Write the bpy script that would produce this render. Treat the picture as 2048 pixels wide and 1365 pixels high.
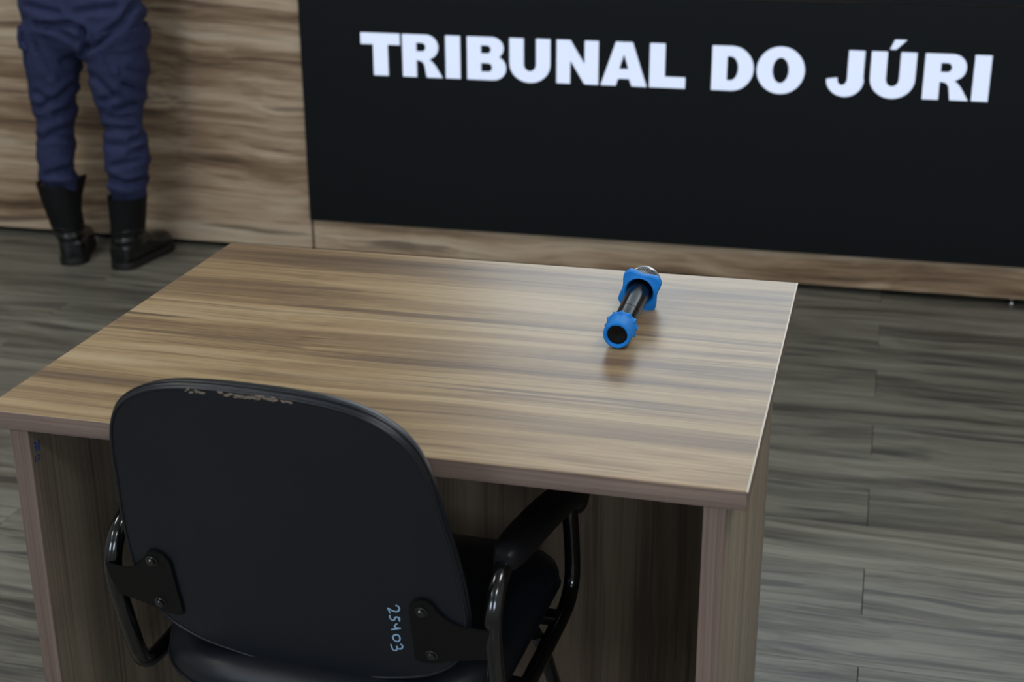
import bpy, bmesh, math, random
from mathutils import Vector, Matrix, noise
random.seed(7)
for _o in list(bpy.data.objects):
    bpy.data.objects.remove(_o, do_unlink=True)
SC = bpy.context.scene
COL = SC.collection
PI = math.pi

# ------------------------------------------------------------------ camera, world, exposure
cam_d = bpy.data.cameras.new('camera')
cam = bpy.data.objects.new('camera', cam_d)
COL.objects.link(cam)
cam_d.sensor_width = 36.0
cam_d.lens = 2939.5 / 2048 * 36
cam.location = (0.6135, -1.5529, 1.5362)
cam.rotation_euler = (1.1994, 0.0046, 0.2496)
cam_d.dof.use_dof = True
cam_d.dof.focus_distance = 2.14
cam_d.dof.aperture_fstop = 5.0
cam_d.clip_start = 0.05
SC.camera = cam

world = bpy.data.worlds.new('room_ambient')
SC.world = world
world.use_nodes = True
world.node_tree.nodes['Background'].inputs[0].default_value = (0.55, 0.70, 1.0, 1)
world.node_tree.nodes['Background'].inputs[1].default_value = 0.3

SC.view_settings.view_transform = 'Standard'
SC.view_settings.look = 'None'
SC.view_settings.exposure = 0.0
SC.view_settings.gamma = 1.0
SC.view_settings.use_curve_mapping = False

CEIL_E = 12.0      # ceiling panels
WFRONT_E = 10.0    # windows behind the camera
WBACK_E = 6.0     # window in the far wall, added for the sheen on the desk
CEIL_C = (1.0, 0.975, 0.925)
WIN_C = (0.70, 0.83, 1.0)

WY, YAW = 2.905, 0.0101        # bench front plane and its yaw


# ------------------------------------------------------------------ helpers
def lin(c):
    return tuple((v / 12.92 if v <= 0.04045 else ((v + 0.055) / 1.055) ** 2.4) for v in c)


def mat(name, color=(0.5, 0.5, 0.5), rough=0.5, metal=0.0, spec=0.5, coat=0.0, coat_rough=0.1,
        noise_amt=0.0, noise_scale=30.0, bump=0.0, bump_scale=200.0, emit=None, emit_s=0.0):
    m = bpy.data.materials.new(name)
    m.use_nodes = True
    nt = m.node_tree
    b = nt.nodes['Principled BSDF']
    c = lin(color)
    b.inputs['Base Color'].default_value = (*c, 1)
    b.inputs['Roughness'].default_value = rough
    b.inputs['Metallic'].default_value = metal
    b.inputs['Specular IOR Level'].default_value = spec
    b.inputs['Coat Weight'].default_value = coat
    b.inputs['Coat Roughness'].default_value = coat_rough
    tc = nt.nodes.new('ShaderNodeTexCoord')
    if noise_amt > 0:
        n = nt.nodes.new('ShaderNodeTexNoise')
        n.inputs['Scale'].default_value = noise_scale
        n.inputs['Detail'].default_value = 5
        nt.links.new(tc.outputs['Object'], n.inputs['Vector'])
        r = nt.nodes.new('ShaderNodeValToRGB')
        r.color_ramp.elements[0].position = 0.3
        r.color_ramp.elements[1].position = 0.7
        r.color_ramp.elements[0].color = (*[v * (1 - noise_amt) for v in c], 1)
        r.color_ramp.elements[1].color = (*[min(1, v * (1 + noise_amt)) for v in c], 1)
        nt.links.new(n.outputs['Fac'], r.inputs['Fac'])
        nt.links.new(r.outputs['Color'], b.inputs['Base Color'])
    if bump > 0:
        n2 = nt.nodes.new('ShaderNodeTexNoise')
        n2.inputs['Scale'].default_value = bump_scale
        n2.inputs['Detail'].default_value = 3
        nt.links.new(tc.outputs['Object'], n2.inputs['Vector'])
        bp = nt.nodes.new('ShaderNodeBump')
        bp.inputs['Strength'].default_value = bump
        bp.inputs['Distance'].default_value = 0.002
        nt.links.new(n2.outputs['Fac'], bp.inputs['Height'])
        nt.links.new(bp.outputs['Normal'], b.inputs['Normal'])
    if emit is not None:
        b.inputs['Emission Color'].default_value = (*emit, 1)
        b.inputs['Emission Strength'].default_value = emit_s
    return m


def wood(name, axis, ramp, rough=0.4, coarse=9.0, along=0.55, fine=0.22, fine_scale=110.0, rnd=False,
         warp=0.03, spec=0.5, seed=0.0, streak=0.5, streak_col=(0.3, 0.25, 0.2), tint=0.0, lines=0.8, sk=2.6):
    """Laminate wood grain running along one object axis."""
    m = bpy.data.materials.new(name)
    m.use_nodes = True
    nt = m.node_tree
    L = nt.links.new
    N = nt.nodes.new
    b = nt.nodes['Principled BSDF']
    b.inputs['Specular IOR Level'].default_value = spec
    tc = N('ShaderNodeTexCoord')
    add = N('ShaderNodeVectorMath'); add.operation = 'ADD'
    L(tc.outputs['Object'], add.inputs[0])
    add.inputs[1].default_value = (seed, seed * 1.7, seed * 0.6)
    src = add.outputs[0]
    if rnd:
        oi = N('ShaderNodeObjectInfo')
        mu = N('ShaderNodeVectorMath'); mu.operation = 'SCALE'
        comb = N('ShaderNodeCombineXYZ')
        comb.inputs[0].default_value = 37.0; comb.inputs[1].default_value = 61.0; comb.inputs[2].default_value = 23.0
        L(comb.outputs[0], mu.inputs[0]); L(oi.outputs['Random'], mu.inputs['Scale'])
        ad2 = N('ShaderNodeVectorMath'); ad2.operation = 'ADD'
        L(src, ad2.inputs[0]); L(mu.outputs[0], ad2.inputs[1]); src = ad2.outputs[0]
    # gentle waviness of the grain
    wn = N('ShaderNodeTexNoise'); wn.inputs['Scale'].default_value = 1.6; wn.inputs['Detail'].default_value = 2
    L(src, wn.inputs['Vector'])
    sub = N('ShaderNodeVectorMath'); sub.operation = 'SUBTRACT'
    L(wn.outputs['Color'], sub.inputs[0]); sub.inputs[1].default_value = (0.5, 0.5, 0.5)
    sca = N('ShaderNodeVectorMath'); sca.operation = 'SCALE'; sca.inputs['Scale'].default_value = warp * 2
    L(sub.outputs[0], sca.inputs[0])
    wv = N('ShaderNodeVectorMath'); wv.operation = 'ADD'
    L(src, wv.inputs[0]); L(sca.outputs[0], wv.inputs[1])

    def nz(sc_across, sc_along, detail, rgh, dist=0.0):
        mp = N('ShaderNodeMapping')
        s = [sc_across] * 3
        s[axis] = sc_along
        mp.inputs['Scale'].default_value = s
        L(wv.outputs[0], mp.inputs['Vector'])
        n = N('ShaderNodeTexNoise')
        n.inputs['Scale'].default_value = 1.0
        n.inputs['Detail'].default_value = detail
        n.inputs['Roughness'].default_value = rgh
        n.inputs['Distortion'].default_value = dist
        L(mp.outputs[0], n.inputs['Vector'])
        return n.outputs['Fac']

    def math_(op, a, bb):
        k = N('ShaderNodeMath'); k.operation = op
        for i, v in enumerate((a, bb)):
            if isinstance(v, (int, float)):
                k.inputs[i].default_value = v
            else:
                L(v, k.inputs[i])
        return k.outputs[0]
    n1 = nz(coarse, along, 6, 0.62, 0.25)
    n2 = nz(fine_scale, 1.3, 3, 0.6)
    n3 = nz(coarse * sk, along * 0.9, 4, 0.55, 0.15)
    f = math_('ADD', math_('MULTIPLY', n1, 1.0 - fine), math_('MULTIPLY', n2, fine))
    rp = N('ShaderNodeValToRGB')
    el = rp.color_ramp.elements
    while len(el) < len(ramp):
        el.new(0.5)
    for e, (ps, c) in zip(el, ramp):
        e.position = ps
        e.color = (*lin(c), 1)
    L(f, rp.inputs['Fac'])
    col = rp.outputs['Color']
    if streak > 0:
        sr = N('ShaderNodeValToRGB')
        sr.color_ramp.elements[0].position = 0.35; sr.color_ramp.elements[0].color = (1, 1, 1, 1)
        sr.color_ramp.elements[1].position = 0.43; sr.color_ramp.elements[1].color = (0, 0, 0, 1)
        L(n3, sr.inputs['Fac'])
        mx = N('ShaderNodeMixRGB')
        mx.inputs['Color2'].default_value = (*lin(streak_col), 1)
        L(math_('MULTIPLY', sr.outputs['Color'], streak), mx.inputs['Fac'])
        L(col, mx.inputs['Color1'])
        col = mx.outputs['Color']
    if rnd and tint > 0:
        hs = N('ShaderNodeHueSaturation')
        mr = N('ShaderNodeMapRange')
        mr.inputs['To Min'].default_value = 1 - tint; mr.inputs['To Max'].default_value = 1 + tint
        L(oi.outputs['Random'], mr.inputs['Value']); L(mr.outputs[0], hs.inputs['Value'])
        L(col, hs.inputs['Color']); col = hs.outputs['Color']
    n4 = nz(fine_scale * 0.45, 1.1, 2, 0.5)
    lr = N('ShaderNodeValToRGB')
    lr.color_ramp.elements[0].position = 0.34; lr.color_ramp.elements[0].color = (0.68, 0.66, 0.65, 1)
    lr.color_ramp.elements[1].position = 0.44; lr.color_ramp.elements[1].color = (1, 1, 1, 1)
    L(n4, lr.inputs['Fac'])
    ml = N('ShaderNodeMixRGB'); ml.blend_type = 'MULTIPLY'; ml.inputs['Fac'].default_value = lines
    L(col, ml.inputs['Color1']); L(lr.outputs['Color'], ml.inputs['Color2'])
    L(ml.outputs['Color'], b.inputs['Base Color'])
    rr = N('ShaderNodeMapRange')
    rr.inputs['To Min'].default_value = rough - 0.04; rr.inputs['To Max'].default_value = rough + 0.06
    L(n2, rr.inputs['Value']); L(rr.outputs[0], b.inputs['Roughness'])
    bp = N('ShaderNodeBump'); bp.inputs['Strength'].default_value = 0.10; bp.inputs['Distance'].default_value = 0.0006
    L(n2, bp.inputs['Height']); L(bp.outputs['Normal'], b.inputs['Normal'])
    return m


def props(o, label=None, cat=None, group=None, kind=None):
    if label: o['label'] = label
    if cat: o['category'] = cat
    if group: o['group'] = group
    if kind: o['kind'] = kind
    return o


def empty(name, loc=(0, 0, 0), rz=0.0):
    o = bpy.data.objects.new(name, None)
    o.empty_display_size = 0.05
    o.location = loc
    o.rotation_euler = (0, 0, rz)
    COL.objects.link(o)
    return o


def link(name, me, m=None, parent=None, smooth=None):
    o = bpy.data.objects.new(name, me)
    COL.objects.link(o)
    if m is not None and len(me.materials) == 0:
        me.materials.append(m)
    if parent is not None:
        o.parent = parent
    if smooth is not None:
        shade(me, smooth)
    return o


def shade(me, angle):
    """Smooth faces, sharp edges above the angle (degrees)."""
    for pl in me.polygons:
        pl.use_smooth = True
    if angle < 180:
        bm = bmesh.new(); bm.from_mesh(me)
        a = math.radians(angle)
        for e in bm.edges:
            if len(e.link_faces) == 2:
                e.smooth = e.calc_face_angle(0) < a
        bm.to_mesh(me); bm.free()


def bm_mesh(name, bm):
    bmesh.ops.recalc_face_normals(bm, faces=bm.faces)
    me = bpy.data.meshes.new(name)
    bm.to_mesh(me); bm.free()
    return me


def box_mesh(name, lo, hi, bevel=0.0, segs=1):
    bm = bmesh.new()
    bmesh.ops.create_cube(bm, size=1.0)
    for v in bm.verts:
        v.co = Vector([lo[i] + (v.co[i] + 0.5) * (hi[i] - lo[i]) for i in range(3)])
    if bevel > 0:
        bmesh.ops.bevel(bm, geom=list(bm.edges), offset=bevel, segments=segs, affect='EDGES', profile=0.5)
    return bm_mesh(name, bm)


def box(name, lo, hi, m, parent=None, bevel=0.0, segs=1):
    return link(name, box_mesh(name, lo, hi, bevel, segs), m, parent)


def prism_mesh(name, pts, z0, z1, bevel=0.0, segs=1):
    """Polygon pts (x, y) extruded from z0 to z1."""
    bm = bmesh.new()
    f = bm.faces.new([bm.verts.new((x, y, z0)) for x, y in pts])
    r = bmesh.ops.extrude_face_region(bm, geom=[f])
    for v in r['geom']:
        if isinstance(v, bmesh.types.BMVert):
            v.co.z = z1
    if bevel > 0:
        ed = [e for e in bm.edges if abs(e.verts[0].co.z - e.verts[1].co.z) < 1e-9]
        bmesh.ops.bevel(bm, geom=ed, offset=bevel, segments=segs, affect='EDGES', profile=0.5)
    return bm_mesh(name, bm)


def catmull(pts, n=6, closed=False):
    P = [Vector(p) for p in pts]
    out = []
    m = len(P)
    rng = range(m) if closed else range(m - 1)
    for i in rng:
        p1, p2 = P[i], P[(i + 1) % m]
        p0 = P[(i - 1) % m] if (closed or i > 0) else p1 * 2 - p2
        p3 = P[(i + 2) % m] if (closed or i + 2 < m) else p2 * 2 - p1
        for k in range(n):
            t = k / n
            out.append(0.5 * ((2 * p1) + (p2 - p0) * t + (2 * p0 - 5 * p1 + 4 * p2 - p3) * t * t
                              + (3 * p1 - p0 - 3 * p2 + p3) * t ** 3))
    if not closed:
        out.append(P[-1].copy())
    return out


def sweep(bm, pts, rad, segs=14, closed=False, up=(0, 0, 1), flat=1.0):
    """Tube along points; rad is a number or list."""
    n = len(pts)
    rings = []
    ref = Vector(up)
    for i, p in enumerate(pts):
        if closed:
            t = pts[(i + 1) % n] - pts[(i - 1) % n]
        else:
            t = pts[min(i + 1, n - 1)] - pts[max(i - 1, 0)]
        t = t.normalized()
        a = ref - t * ref.dot(t)
        if a.length < 1e-5:
            a = t.orthogonal()
        a.normalize()
        ref = a
        bvec = t.cross(a)
        r = rad[i] if isinstance(rad, (list, tuple)) else rad
        rings.append([bm.verts.new(p + a * (r * flat * math.cos(2 * PI * k / segs)) + bvec * (r * math.sin(2 * PI * k / segs)))
                      for k in range(segs)])
    lim = n if closed else n - 1
    for i in range(lim):
        A, B = rings[i], rings[(i + 1) % n]
        for k in range(segs):
            bm.faces.new((A[k], A[(k + 1) % segs], B[(k + 1) % segs], B[k]))
    if not closed:
        bm.faces.new(rings[0]); bm.faces.new(list(reversed(rings[-1])))


def tube(name, pts, rad, m, parent=None, segs=14, closed=False, up=(0, 0, 1), flat=1.0):
    bm = bmesh.new()
    sweep(bm, [Vector(p) for p in pts], rad, segs, closed, up, flat)
    return link(name, bm_mesh(name, bm), m, parent, 50)


def loft(bm, rings, cap=True):
    """Connect rings (lists of points, equal length)."""
    V = [[bm.verts.new(p) for p in r] for r in rings]
    n = len(V[0])
    for A, B in zip(V[:-1], V[1:]):
        for k in range(n):
            bm.faces.new((A[k], A[(k + 1) % n], B[(k + 1) % n], B[k]))
    if cap:
        bm.faces.new(V[0]); bm.faces.new(list(reversed(V[-1])))


def lathe_y(name, prof, m, parent, segs=48, rfun=None, smooth=40, cap=True):
    """Profile [(y, r)] turned about the local y axis."""
    bm = bmesh.new()
    rings = []
    for (y, r) in prof:
        ring = []
        for k in range(segs):
            a = 2 * PI * k / segs
            q = r * (rfun(a, r) if rfun else 1.0)
            ring.append(Vector((q * math.cos(a), y, q * math.sin(a))))
        rings.append(ring)
    loft(bm, rings, cap)
    return link(name, bm_mesh(name, bm), m, parent, smooth)


def voxel(bm, size, smooth_it=6, fac=0.5):
    """Union of overlapping closed shells by voxel remeshing, returned as a mesh."""
    me = bm_mesh('shell', bm)
    tmp = bpy.data.objects.new('shell', me)
    COL.objects.link(tmp)
    r = tmp.modifiers.new('remesh', 'REMESH'); r.mode = 'VOXEL'; r.voxel_size = size
    s = tmp.modifiers.new('smooth', 'SMOOTH'); s.iterations = smooth_it; s.factor = fac
    dg = bpy.context.evaluated_depsgraph_get()
    dg.update()
    out = bpy.data.meshes.new_from_object(tmp.evaluated_get(dg))
    bpy.data.objects.remove(tmp, do_unlink=True)
    return out


# ------------------------------------------------------------------ materials
TOP_RAMP = [(0.33, (0.40, 0.32, 0.25)), (0.42, (0.515, 0.425, 0.32)), (0.50, (0.615, 0.52, 0.39)), (0.57, (0.69, 0.595, 0.45)), (0.67, (0.74, 0.66, 0.535))]
M_TOP = wood('desk_laminate', 0, TOP_RAMP, rough=0.36, coarse=18, along=0.8, fine=0.22, fine_scale=260, warp=0.022, streak=0.75,
             streak_col=(0.42, 0.345, 0.285), seed=3.3, sk=1.7)
SIDE_RAMP = [(0.25, (0.43, 0.37, 0.32)), (0.45, (0.56, 0.50, 0.43)), (0.6, (0.64, 0.58, 0.50)), (0.8, (0.70, 0.64, 0.55))]
M_SIDE = wood('desk_side_laminate', 2, SIDE_RAMP, rough=0.42, coarse=22, along=0.5, fine=0.3, fine_scale=260, warp=0.012, streak=0.5,
              streak_col=(0.42, 0.37, 0.33), seed=8.1)
EDGE_RAMP = [(0.30, (0.38, 0.315, 0.285)), (0.5, (0.50, 0.42, 0.38)), (0.70, (0.60, 0.515, 0.46))]
INNER_SHADE_RAMP = [(0.30, (0.27, 0.215, 0.165)), (0.45, (0.40, 0.33, 0.265)), (0.58, (0.48, 0.41, 0.335)), (0.72, (0.55, 0.48, 0.40))]  # brown print, darkened further to carry the shade under the desktop
M_INNER = wood('desk_modesty_shaded_laminate', 2, INNER_SHADE_RAMP, rough=0.45, coarse=16, along=0.6, fine=0.25, fine_scale=200, warp=0.02, streak=0.6,
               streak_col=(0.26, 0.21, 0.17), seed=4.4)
M_EDGE_X = wood('desk_edge_band', 0, EDGE_RAMP, rough=0.5, coarse=60, along=1.5, fine=0.4, fine_scale=420, warp=0.004, streak=0.4,
                streak_col=(0.40, 0.33, 0.31), seed=1.0)
M_EDGE_Z = wood('desk_edge_band_upright', 2, EDGE_RAMP, rough=0.5, coarse=60, along=1.5, fine=0.4, fine_scale=420, warp=0.004, streak=0.4,
                streak_col=(0.40, 0.33, 0.31), seed=2.0)
M_EDGE_Y = wood('desk_edge_band_side', 1, EDGE_RAMP, rough=0.5, coarse=60, along=1.5, fine=0.4, fine_scale=420, warp=0.004, streak=0.4,
                streak_col=(0.40, 0.33, 0.31), seed=5.0)
M_CORE = mat('laminate_corner_line', (0.80, 0.77, 0.71), 0.4, noise_amt=0.05)
BENCH_RAMP = [(0.34, (0.40, 0.32, 0.245)), (0.43, (0.61, 0.51, 0.41)), (0.50, (0.735, 0.635, 0.53)), (0.57, (0.83, 0.745, 0.64)), (0.68, (0.88, 0.82, 0.725))]
M_BENCH = wood('bench_laminate', 0, BENCH_RAMP, rough=0.34, coarse=15, along=0.8, fine=0.12, fine_scale=150, warp=0.05, streak=0.75,
               streak_col=(0.40, 0.32, 0.265), seed=12.4, sk=1.8)
FLOOR_RAMP = [(0.33, (0.27, 0.255, 0.235)), (0.43, (0.40, 0.39, 0.355)), (0.52, (0.495, 0.49, 0.45)), (0.60, (0.55, 0.545, 0.50)), (0.70, (0.60, 0.59, 0.545))]
M_FLOOR = wood('floor_vinyl_plank', 0, FLOOR_RAMP, rough=0.38, coarse=19, along=1.3, fine=0.22, fine_scale=210, rnd=True, warp=0.05,
               streak=0.75, streak_col=(0.27, 0.26, 0.265), tint=0.15, sk=1.6)
M_JOINT = mat('floor_subfloor', (0.10, 0.095, 0.09), 0.8, noise_amt=0.2)
M_WALL = mat('wall_paint', (0.70, 0.70, 0.68), 0.7, noise_amt=0.03, noise_scale=4)
M_CEIL = mat('ceiling_paint', (0.74, 0.75, 0.75), 0.8, noise_amt=0.02, noise_scale=4)
M_DARK = mat('bench_shadow_board', (0.06, 0.055, 0.05), 0.7, noise_amt=0.2)
M_SCREEN = mat('screen_black', (0.062, 0.080, 0.095), 0.55, spec=0.25, noise_amt=0.12, noise_scale=600)
M_LETTER = mat('screen_lit_letters', (0.75, 0.8, 0.9), 0.6, noise_amt=0.02, emit=lin((0.835, 0.875, 0.955)), emit_s=0.74)
M_STEEL = mat('polished_steel', (0.75, 0.76, 0.78), 0.18, metal=1.0, noise_amt=0.05)
M_TUBE = mat('black_enamel_tube', (0.045, 0.045, 0.05), 0.16, spec=0.6, coat=0.5, coat_rough=0.06, noise_amt=0.1)
M_PLATE = mat('black_plate', (0.046, 0.041, 0.038), 0.5, spec=0.3, noise_amt=0.15, noise_scale=60, bump=0.05)
M_VINYL = mat('black_vinyl', (0.085, 0.10, 0.128), 0.38, spec=0.45, noise_amt=0.10, noise_scale=14, bump=0.10, bump_scale=900)
M_VINYL_B = mat('black_vinyl_piping', (0.085, 0.095, 0.11), 0.36, spec=0.5, noise_amt=0.1)
M_PAD = mat('black_moulded_armrest', (0.075, 0.08, 0.095), 0.36, spec=0.5, noise_amt=0.1, bump=0.08, bump_scale=1200)
M_CHALK = mat('white_marker_ink', (0.62, 0.76, 0.88), 0.7, noise_amt=0.12, noise_scale=300)
M_BLUEINK = mat('blue_marker_ink', (0.10, 0.27, 0.60), 0.7, noise_amt=0.3, noise_scale=400)
M_WORN = mat('worn_vinyl_backing', (0.56, 0.50, 0.44), 0.8, noise_amt=0.3, noise_scale=500)
M_MIC = mat('microphone_black', (0.035, 0.035, 0.04), 0.24, spec=0.13, noise_amt=0.05)
M_MICCAP = mat('microphone_cap', (0.04, 0.04, 0.045), 0.35, spec=0.25, noise_amt=0.05)
M_SILI = mat('blue_silicone', (0.08, 0.51, 0.87), 0.52, spec=0.35, noise_amt=0.06, noise_scale=90, bump=0.04, bump_scale=700)
M_GRILLE = mat('grille_silver', (0.78, 0.79, 0.80), 0.28, metal=0.9, noise_amt=0.05)
M_FOAM = mat('grille_foam', (0.03, 0.03, 0.035), 0.9, noise_amt=0.2)
M_CLOTH = mat('navy_ripstop', (0.215, 0.24, 0.375), 0.82, spec=0.2, noise_amt=0.10, noise_scale=45, bump=0.12, bump_scale=1200)
M_BOOT = mat('black_boot_leather', (0.065, 0.07, 0.08), 0.22, spec=0.55, noise_amt=0.15, bump=0.08, bump_scale=140)
M_BOOTC = mat('black_boot_canvas', (0.06, 0.065, 0.072), 0.7, spec=0.3, noise_amt=0.15, bump=0.15, bump_scale=600)
M_SOLE = mat('boot_rubber', (0.05, 0.05, 0.053), 0.6, noise_amt=0.1)
M_SKIN = mat('skin', (0.62, 0.44, 0.34), 0.5, noise_amt=0.06)
M_HAIR = mat('dark_hair', (0.07, 0.055, 0.045), 0.6, noise_amt=0.3, noise_scale=80)
M_FRAME = mat('aluminium_frame', (0.70, 0.71, 0.72), 0.35, metal=0.6, noise_amt=0.03)
M_DIFF = mat('lamp_diffuser', (0.9, 0.9, 0.9), 0.6, noise_amt=0.01, emit=CEIL_C, emit_s=CEIL_E)
M_PANE_F = mat('frosted_daylight_pane', (0.8, 0.85, 0.9), 0.4, noise_amt=0.01, emit=WIN_C, emit_s=WFRONT_E)
M_PANE_B = mat('added_sheen_pane_far', (0.8, 0.85, 0.9), 0.4, noise_amt=0.01, emit=(0.78, 0.90, 1.0), emit_s=WBACK_E)

# ------------------------------------------------------------------ room shell
X0, X1, Y0, Y1, ZC = -3.40, 2.90, -3.40, 5.00, 2.90
floor = box('floor', (X0, Y0, -0.06), (X1, Y1, -0.0035), M_JOINT)
props(floor, 'grey-brown wood-look plank floor of the courtroom', 'floor', kind='structure')
PITCH, PLEN, YB, XJ = 0.1835, 1.22, 1.007, 0.655
plank_me = box_mesh('plank', (0.0006, 0.0006, -0.0035), (PLEN - 0.0006, PITCH - 0.0006, 0.0), 0.0007)
plank_me.materials.append(M_FLOOR)
r0 = math.floor((Y0 - YB) / PITCH)
r1 = math.ceil((WY + 0.02 - YB) / PITCH)
cut_cache = {}
for r in range(r0, r1):
    off = XJ if r % 2 == 0 else XJ + PLEN / 2 + random.uniform(-0.05, 0.05)
    k0 = math.floor((X0 - off) / PLEN)
    k = k0
    while off + k * PLEN < X1:
        xa, xb = off + k * PLEN, off + (k + 1) * PLEN
        ya, yb = YB + r * PITCH, YB + (r + 1) * PITCH
        k += 1
        if xb <= X0 + 0.02:
            continue
        if xa < X0 or xb > X1 or ya < Y0:
            me = box_mesh('plank', (max(xa, X0) - xa + 0.0006, max(ya, Y0) - ya + 0.0006, -0.0035),
                          (min(xb, X1) - xa - 0.0006, PITCH - 0.0006, 0.0), 0.0007)
            me.materials.append(M_FLOOR)
        else:
            me = plank_me
        o = link('plank', me, None, floor)
        o.location = (xa, ya, 0)

T = 0.12


def wall_with_windows(name, axis, pos, thick, u0, u1, holes, m):
    """Upright wall at axis=pos, spanning u0..u1; holes are (ua, ub, za, zb)."""
    bm = bmesh.new()
    us = sorted({u0, u1, *[h[0] for h in holes], *[h[1] for h in holes]})
    zs = sorted({0.0, ZC, *[h[2] for h in holes], *[h[3] for h in holes]})
    for i in range(len(us) - 1):
        for j in range(len(zs) - 1):
            uc, zc = (us[i] + us[i + 1]) / 2, (zs[j] + zs[j + 1]) / 2
            if any(h[0] < uc < h[1] and h[2] < zc < h[3] for h in holes):
                continue
            d = bmesh.ops.create_cube(bm, size=1.0)
            for v in d['verts']:
                u = us[i] if v.co.x < 0 else us[i + 1]
                z = zs[j] if v.co.z < 0 else zs[j + 1]
                w = pos if v.co.y < 0 else pos + thick
                v.co = Vector((u, w, z)) if axis == 1 else Vector((w, u, z))
    o = link(name, bm_mesh(name, bm), m)
    return props(o, kind='structure')


props(box('ceiling', (X0 - T, Y0 - T, ZC), (X1 + T, Y1 + T, ZC + 0.1), M_CEIL), kind='structure')
FW = [(-2.2, -0.9, 1.6, 2.5), (0.9, 2.2, 1.6, 2.5)]
BW = [(-1.25, 2.3, 1.85, 2.75)]  # unseen glowing opening, placed so the desk's right side mirrors it
wall_with_windows('wall_front', 1, Y0 - T, T, X0, X1, FW, M_WALL)
wall_with_windows('wall_back', 1, Y1, T, X0, X1, BW, M_BENCH)
props(box('wall_left', (X0 - T, Y0 - T, 0), (X0, Y1 + T, ZC), M_WALL), kind='structure')
props(box('wall_right', (X1, Y0 - T, 0), (X1 + T, Y1 + T, ZC), M_WALL), kind='structure')
wn = 0
for holes, yc, pane_m in ((FW, Y0 - T / 2, M_PANE_F), (BW, Y1 + T / 2, M_PANE_B)):
    for (ua, ub, za, zb) in holes:
        wn += 1
        w = props(empty('window_%d' % wn, ((ua + ub) / 2, yc, za)), kind='structure')
        hw, hh = (ub - ua) / 2, zb - za
        f = 0.04
        npan = 3 if hw > 1 else 2
        bm = bmesh.new()
        bars = [(-hw, -hw + f, 0, hh), (hw - f, hw, 0, hh), (-hw + f, hw - f, 0, f), (-hw + f, hw - f, hh - f, hh)]
        for q in range(1, npan):
            xm = -hw + 2 * hw * q / npan
            bars.append((xm - f / 2, xm + f / 2, f, hh - f))
        for (a, b_, c, d_) in bars:
            dd = bmesh.ops.create_cube(bm, size=1.0)
            for v in dd['verts']:
                v.co = Vector((a if v.co.x < 0 else b_, v.co.y * 0.06, c if v.co.z < 0 else d_))
        link('window_frame', bm_mesh('window_frame', bm), M_FRAME, w)
        for q in range(npan):
            xa = -hw + 2 * hw * q / npan + (f if q == 0 else f / 2)
            xb = -hw + 2 * hw * (q + 1) / npan - (f if q == npan - 1 else f / 2)
            box('pane', (xa, -0.004, f), (xb, 0.004, hh - f), pane_m, w)

# ceiling panels
lamp_src = None
names_ = {0: 'by the windows', 1: 'over the middle of the room', 2: 'near the bench'}
for iy, yy in enumerate((-2.0, -0.3, 1.5)):
    for ix, xx in enumerate((-1.9, 1.3)):
        t = empty('ceiling_light', (xx, yy, ZC))
        props(t, 'square white ceiling light panel %s, %s side' % (names_[iy], ('left', 'right')[ix]), 'light', 'ceiling light panels')
        if lamp_src is None:
            bm = bmesh.new()
            for (a, b_, c, d_) in ((-0.32, 0.32, -0.32, -0.30), (-0.32, 0.32, 0.30, 0.32), (-0.32, -0.30, -0.30, 0.30), (0.30, 0.32, -0.30, 0.30)):
                dd = bmesh.ops.create_cube(bm, size=1.0)
                for v in dd['verts']:
                    v.co = Vector((a if v.co.x < 0 else b_, c if v.co.y < 0 else d_, -0.03 if v.co.z < 0 else 0))
            lamp_src = (bm_mesh('frame', bm), box_mesh('diffuser', (-0.30, -0.30, -0.022), (0.30, 0.30, -0.004)))
            lamp_src[0].materials.append(M_FRAME); lamp_src[1].materials.append(M_DIFF)
        link('frame', lamp_src[0], None, t)
        link('diffuser', lamp_src[1], None, t)

# ------------------------------------------------------------------ bench with the lit screen (local frame: x along the front, y into it)
bench = empty('judges_bench', (0, WY, 0), YAW)
props(bench, 'long wood-grain panelled bench front behind the black screen', 'bench')
SEAM = -1.221
BH = 1.10
box('front_panel', (-3.30, 0.0, 0.022), (SEAM - 0.0045, 0.02, BH), M_BENCH, bench, 0.0008)
box('front_panel', (SEAM + 0.0045, 0.0, 0.022), (2.78, 0.02, BH), M_BENCH, bench, 0.0008)
box('carcass', (-3.28, 0.0205, 0.03), (2.76, 0.55, BH - 0.002), M_DARK, bench)
box('top', (-3.32, -0.02, BH), (2.80, 0.62, BH + 0.03), M_BENCH, bench, 0.0015)
bm = bmesh.new()
foot_me = None
for fx in (-3.1, -2.038, -1.162, -0.1, 1.042, 2.5):
    bm = bmesh.new()
    prof = [(0.0, 0.010), (0.005, 0.0105), (0.008, 0.008), (0.010, 0.0045), (0.030, 0.0045)]
    rings = [[Vector((r * math.cos(2 * PI * k / 20), r * math.sin(2 * PI * k / 20), z)) for k in range(20)] for z, r in prof]
    if foot_me is None:
        loft(bm, rings)
        foot_me = bm_mesh('levelling_foot', bm); foot_me.materials.append(M_STEEL); shade(foot_me, 40)
    else:
        bm.free()
    o = link('levelling_foot', foot_me, None, bench)
    o.location = (fx, 0.012, 0.0)
    if fx == -3.1:
        o['label'] = 'small round polished levelling foot'

screen = empty('led_screen', (0, WY, 0), YAW)
props(screen, 'large black display screen with lit white words on the bench front', 'screen')
SX0, SX1, SZ0, SZ1, SEZ = -1.223, 1.22, 0.127, 1.06, 0.899
box('screen_module', (SX0, -0.014, SZ0), (SX1, -0.001, SEZ - 0.0015), M_SCREEN, screen, 0.0006)
box('screen_module', (SX0, -0.014, SEZ + 0.0015), (SX1, -0.001, SZ1), M_SCREEN, screen, 0.0006)

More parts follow.
